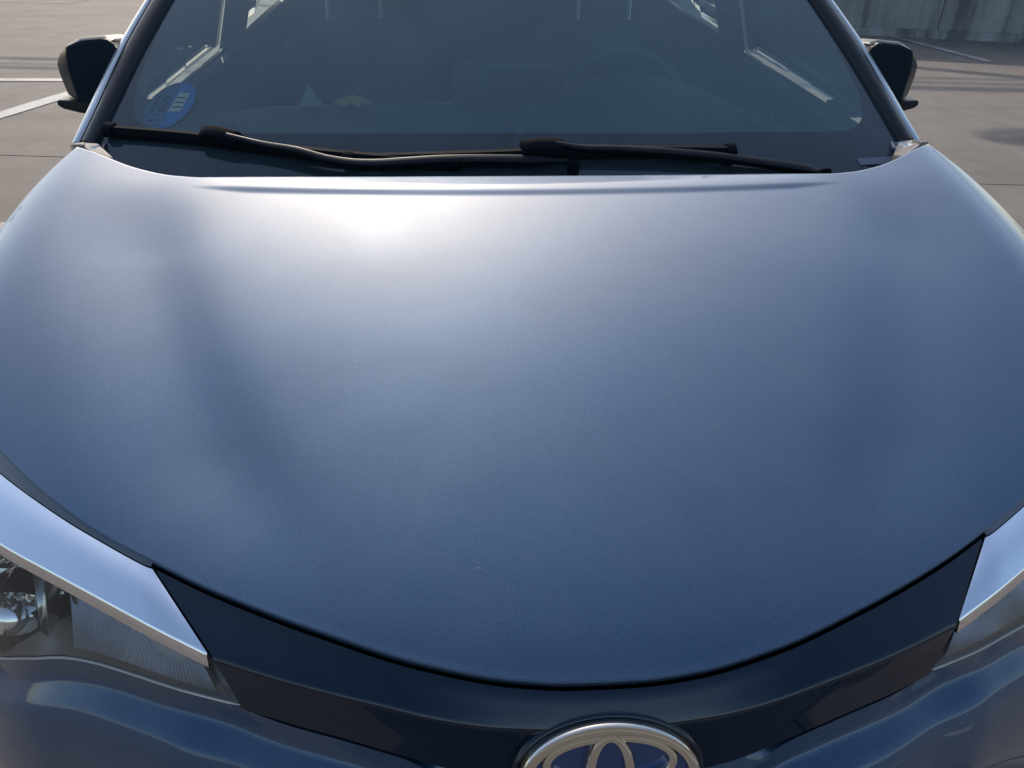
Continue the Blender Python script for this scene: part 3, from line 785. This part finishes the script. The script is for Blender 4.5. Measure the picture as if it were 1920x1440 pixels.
for a in (-.11, .11): box('wheel_spoke', (.36+a, 1.90, .93), (.14, .03, .035), TRIM, stw, rot=(R(-25), 0, 0), bevel=.01)
def seat(x):
    st = bpy.data.objects.new('front_seat', None); COL.objects.link(st); st.parent = car
    V = []; F = []
    P = [(.22, 2.30, .50), (.25, 2.33, .70), (.26, 2.36, .90), (.235, 2.40, 1.05), (.19, 2.42, 1.125)]
    n = 16
    for hw, y, z in P+[(.06, 2.44, 1.14)]:
        for k in range(n):
            a = 2*math.pi*k/n; V.append((x+hw*math.copysign(abs(math.cos(a))**.5, math.cos(a)), y+.065*math.copysign(abs(math.sin(a))**.6, math.sin(a)), z))
    F = [(k*n+i, k*n+(i+1) % n, (k+1)*n+(i+1) % n, (k+1)*n+i) for k in range(5) for i in range(n)]+[tuple(5*n+i for i in range(n))]
    o = new_obj('seat_back', V, F, FABRIC, st)
    o = box('seat_cushion', (x, 2.12, .52), (.5, .52, .14), FABRIC, st, bevel=.05)
    for dx in (-.083, .083):
        sweep('headrest_post', [(x+dx, 2.385, 1.11), (x+dx, 2.40, 1.24)], lambda i, t: circ(.0062, 8), POST, st, up=(0, 1, 0))
    hr = box('headrest', (x, 2.43, 1.29), (.27, .10, .17), FABRIC, st, bevel=.045)
POST = mat('headrest_post_metal', (.85, .86, .80), .3, .6)
seat(-.425); seat(.37)
box('rear_bench', (0, 3.05, .85), (1.2, .22, .7), FABRIC, car, bevel=.06)
box('cabin_floor', (0, 2.5, .36), (1.5, 3.0, .06), TRIM, car)
for s in (-1, 1):
    # inner door card and sunlit trim shapes seen through the windshield
    prism('door_card', [(s*.835, 1.36, .5), (s*.835, 2.44, .5), (s*.835, 2.44, 1.04), (s*.835, 1.95, 1.025), (s*.835, 1.36, .985)], (-s*.03, 0, 0), TRIM, car, bevel=.006)
    prism('door_card', [(s*.835, 2.50, .5), (s*.835, 3.3, .5), (s*.81, 3.3, 1.12), (s*.835, 2.50, 1.06)], (-s*.03, 0, 0), TRIM, car, bevel=.006)
box('headliner', (0, 2.85, 1.44), (1.25, 1.5, .02), TRIM, car)
box('interior_mirror', (0, 1.78, 1.30), (.22, .03, .06), BLACK, car, bevel=.012)

# ------------------------------------------------------------------ ground
G = mat('concrete_pavement', (.3, .28, .25), .85)
def ground_setup(m):
    c = N(m, 'ShaderNodeNewGeometry').outputs['Position']
    big = noise(m, .35, 5, .6, c); med = noise(m, 3, 5, .6, c); fine = noise(m, 90, 4, .7, c); agg = noise(m, 320, 2, .5, c)
    a = ramp(m, big, [(.3, (.160, .130, .104)), (.7, (.222, .184, .150))])
    b = mixc(m, .5, a, ramp(m, med, [(.3, (.118, .097, .080)), (.75, (.262, .220, .182))]))
    c2 = mixc(m, ramp(m, fine, [(.35, (.35,)*3), (.62, (0, 0, 0))]), b, (.09, .078, .066))
    c3 = mixc(m, ramp(m, agg, [(.62, (0, 0, 0)), (.72, (.5,)*3)]), c2, (.42, .38, .34))
    # stains and hairline cracks
    mp = N(m, 'ShaderNodeMapping'); L(m, c, mp.inputs[0]); mp.inputs['Scale'].default_value = (.25, 1.6, 1); mp.inputs['Rotation'].default_value = (0, 0, R(8))
    st_ = noise(m, .9, 5, .6, mp.outputs[0]); c4 = mixc(m, ramp(m, st_, [(.50, (0, 0, 0)), (.68, (.45,)*3)]), c3, (.09, .077, .065))
    v = N(m, 'ShaderNodeTexVoronoi', feature='DISTANCE_TO_EDGE'); v.inputs['Scale'].default_value = .28
    wv = N(m, 'ShaderNodeVectorMath', operation='ADD'); nn = N(m, 'ShaderNodeTexNoise'); nn.inputs['Scale'].default_value = 1.1; nn.inputs['Detail'].default_value = 5
    L(m, c, nn.inputs['Vector']); L(m, c, wv.inputs[0]); L(m, nn.outputs['Color'], wv.inputs[1]); L(m, wv.outputs[0], v.inputs['Vector'])
    c5 = mixc(m, ramp(m, v.outputs['Distance'], [(0, (.3,)*3), (.0012, (0, 0, 0))]), c4, (.07, .06, .05))
    L(m, c4, B(m).inputs['Base Color']); bump(m, fine, .5, .004)
ground_setup(G)
V, F = grid(2, 2, lambda i, j: (-300+600*i, -300+600*j, -.012))
g = tag(new_obj('ground', V, F, mat('joint_dirt', (.05, .043, .036), .95), smooth=False), kind='structure')
far = mat('far_concrete', (.3, .28, .25), .85)
# slabs laid on it, joints running 7 degrees off square to the car
ca, sa = math.cos(R(-7)), math.sin(R(-7))
def toW(u, v): return (u*ca-v*sa-2.9, u*sa+v*ca+5.05)
su, sv, gap = 9.0, 8.7, .014
for a in range(-5, 6):
    for b in range(-4, 9):
        u0, v0, u1, v1 = a*su-4.4+gap/2, b*sv+gap/2, (a+1)*su-4.4-gap/2, (b+1)*sv-gap/2
        P = [(u0, v0), (u1, v0), (u1, v1), (u0, v1)]; z = random.uniform(-.0012, .0012)
        V = [(*toW(*p), -.012) for p in P]+[(*toW(*p), z) for p in P]
        o = new_obj('slab', V, [(4, 5, 6, 7), (0, 1, 5, 4), (1, 2, 6, 5), (2, 3, 7, 6), (3, 0, 4, 7)], G, g, smooth=False)

LINE = mat('worn_white_paint', (.7, .68, .63), .7)
def line_setup(m, lo):
    c = N(m, 'ShaderNodeNewGeometry').outputs['Position']; f = noise(m, 40, 6, .75, c); k = noise(m, 2.2, 3, .6, c)
    L(m, mixc(m, ramp(m, mixc(m, .35, f, k), [(lo, (1, 1, 1)), (lo+.12, (0, 0, 0))]), (.50, .475, .43), (.20, .178, .158)), B(m).inputs['Base Color'])
line_setup(LINE, .38)
LINE2 = mat('faded_white_paint', (.5, .49, .46), .7); line_setup(LINE2, .47)
def line(P0, P1, w_, m=LINE):
    a = Vector((*P0, 0)); b = Vector((*P1, 0)); t = (b-a).normalized(); n_ = Vector((-t.y, t.x, 0))*w_/2
    n = max(2, int((b-a).length/.25)); V = []; F = []
    for i in range(n+1):
        p = a.lerp(b, i/n)
        for s_ in (-1, 1): q = p+n_*s_*(1+random.uniform(-.04, .04)); V.append((q.x, q.y, .0055))
    F = [(2*i, 2*i+1, 2*i+3, 2*i+2) for i in range(n)]
    return tag(new_obj('parking_line', V, F, m, smooth=False), kind='structure')
line((-9.5, 7.68), (-3.3, 7.68), .13)
line((-4.35, 3.2), (-3.27, 7.62), .17)
line((-8, 3.69), (-2.12, 3.69), .11)
line((5.85, 11.05), (5.99, 8.9), .12, LINE2)
line((-9, 14.6), (2.5, 10.8), .05, LINE2) if False else None
line((-2.2, -6.5), (2.9, -.9), .12)
line((1.3, -7), (1.9, -.6), .12)

# ------------------------------------------------------------------ wall
WALL = mat('stained_concrete_wall', (.3, .29, .27), .9)
def wall_setup(m):
    c = N(m, 'ShaderNodeTexCoord').outputs['Object']
    mp = N(m, 'ShaderNodeMapping'); L(m, c, mp.inputs[0]); mp.inputs['Scale'].default_value = (2.3, 2.3, .16)
    s1 = noise(m, 1.0, 5, .62, mp.outputs[0]); s2 = noise(m, 1.7, 6, .6, c); s3 = noise(m, 40, 4, .7, c)
    a = ramp(m, s1, [(.42, (.30, .295, .285)), (.53, (.19, .19, .19)), (.60, (.06, .065, .07))])
    b = mixc(m, .28, a, ramp(m, s2, [(.3, (.16, .16, .16)), (.7, (.36, .35, .33))]))
    b2 = mixc(m, ramp(m, s3, [(.35, (.3,)*3), (.6, (0, 0, 0))]), b, (.10, .10, .10))
    L(m, b2, B(m).inputs['Base Color']); bump(m, s3, .5, .01)
wall_setup(WALL)
wl = bpy.data.objects.new('concrete_wall', None); COL.objects.link(wl); wl.location = (6.0, 10.97, 0); wl.rotation_euler = (0, 0, R(-18.7))
tag(wl, 'low stained grey concrete wall standing in shade beyond the parking lot', 'wall')
def wbox(name, x0, x1, y0, y1, z0, z1, m=WALL, rag=False):
    nx, nz = max(2, int((x1-x0)/.12)), max(2, int((z1-z0)/.1)); V = []; F = []
    for i in range(nx+1):
        for j in range(nz+1):
            x = x0+(x1-x0)*i/nx; z = z0+(z1-z0)*j/nz
            if rag and i in (0, nx): x += random.uniform(-.005, .005)
            V.append((x, y0+random.uniform(-.004, .004), z))
    for i in range(nx):
        for j in range(nz): F.append((i*(nz+1)+j, i*(nz+1)+j+1, (i+1)*(nz+1)+j+1, (i+1)*(nz+1)+j))
    n0 = len(V); V += [(x0, y0+.005, z0), (x1, y0+.005, z0), (x1, y0+.005, z1), (x0, y0+.005, z1), (x0, y1, z0), (x1, y1, z0), (x1, y1, z1), (x0, y1, z1)]
    F += [tuple(n0+k for k in f) for f in ((4, 5, 6, 7), (3, 2, 6, 7), (0, 3, 7, 4), (1, 2, 6, 5))]
    return new_obj(name, V, F, m, wl, smooth=False)
for x0, x1 in ((-8.2, -3.9), (-3.892, .42), (.430, 4.5), (4.508, 9), (9.008, 13.5)):
    wbox('wall_panel', x0, x1, 0, .28, .10, 1.32, rag=True)
for x0, x1 in ((-8.2, -2.0), (-1.99, 4.0), (4.01, 13.5)): wbox('wall_footing', x0, x1, -.07, .34, -.01, .10)
wbox('wall_core', -8.15, 13.4, .03, .26, 0, 1.31, mat('wall_joint_dark', (.09, .09, .09), .9))  # plain dark grey core, visible in the panel joints

# ------------------------------------------------------------------ overhead things whose shadows fall on the ground
def toward_sun(x, y, h_): k = h_/math.tan(R(SUN_EL)); return (x+k*math.sin(R(SUN_AZ)), y+k*math.cos(R(SUN_AZ)), h_)
WIRE = mat('cable_sheath', (.02, .02, .02), .6); POLE = mat('weathered_pole', (.25, .24, .22), .8); GALV = mat('galvanised_steel', (.45, .46, .47), .45, .8)
lp = bpy.data.objects.new('street_lamp', None); COL.objects.link(lp); hx, hy, hz = toward_sun(4.35, 5.55, 4.6); lp.location = (hx+2.6, hy, 0)
tag(lp, 'galvanised street lamp on a long arm behind the concrete wall', 'street lamp')
sweep('lamp_post', [(0, 0, 0), (0, 0, 2.4), (0, 0, 4.6)], lambda i, t: circ(.075-.03*t, 12), GALV, lp, up=(0, 1, 0))
sweep('lamp_arm', [(0, 0, 4.5), (-.8, 0, 4.75), (-2.1, 0, 4.7)], lambda i, t: circ(.03, 8), GALV, lp, up=(0, 1, 0))
V, F = grid(17, 9, lambda i, j: (-2.6+.55*math.cos(math.pi*j/8), .16*math.sin(math.pi*j/8)*math.cos(2*math.pi*i/16)*1.6, 4.66+.10*math.sin(math.pi*j/8)*math.sin(2*math.pi*i/16)))
new_obj('lamp_head', V, F, GALV, lp)
cables = [((3.2, 8.05), (8.0, 7.60), .018), ((3.2, 7.85), (8.0, 7.22), .024), ((3.3, 7.60), (8.2, 7.02), .020), ((3.3, 7.46), (8.2, 6.93), .036), ((4.6, 8.75), (8.0, 6.4), .065)]  # the last, thickest one is a bar added for its slanting shadow
pts_ = [(-14, 0), (16, 0)]
p1 = None
for pi, (px, nm) in enumerate(((-15, 'a'), (19, 'b'))):
    up_ = bpy.data.objects.new('utility_pole', None); COL.objects.link(up_); bx, by, bz = toward_sun(px, 8.1-(px-3.2)*.12, 4.7); up_.location = (bx, by, 0)
    tag(up_, 'utility pole carrying the cables, standing far to the '+('left' if px < 0 else 'right')+' behind the wall', 'utility pole', 'utility poles behind the wall')
    sweep('pole_shaft', [(0, 0, 0), (0, 0, 5.1)], lambda i, t: circ(.14-.04*t, 12), POLE, up_, up=(0, 1, 0))
    box('crossarm', (0, 0, 4.75), (.1, 1.6, .1), POLE, up_)
for (a, b, r_), lab in zip(cables, ('highest thin', 'second thin', 'third thin', 'lowest thin', 'unseen bar added for its shadow, built as the thick slanting')):
    d = Vector((b[0]-a[0], b[1]-a[1], 0)); P = []
    for t in (-3.8, -2, 0, 1, 2.2, 3.3):
        q = Vector((*a, 0))+d*t; hh = 4.5+.05*abs(t)
        P.append(toward_sun(q.x, q.y+.02*t*t, hh))
    tag(sweep('overhead_cable', spline(P, 5), lambda i, t: circ(r_, 6), WIRE, None), lab+' cable of the overhead cables strung behind the wall', 'cable', 'overhead cables behind the wall')

S.render.engine = 'CYCLES'
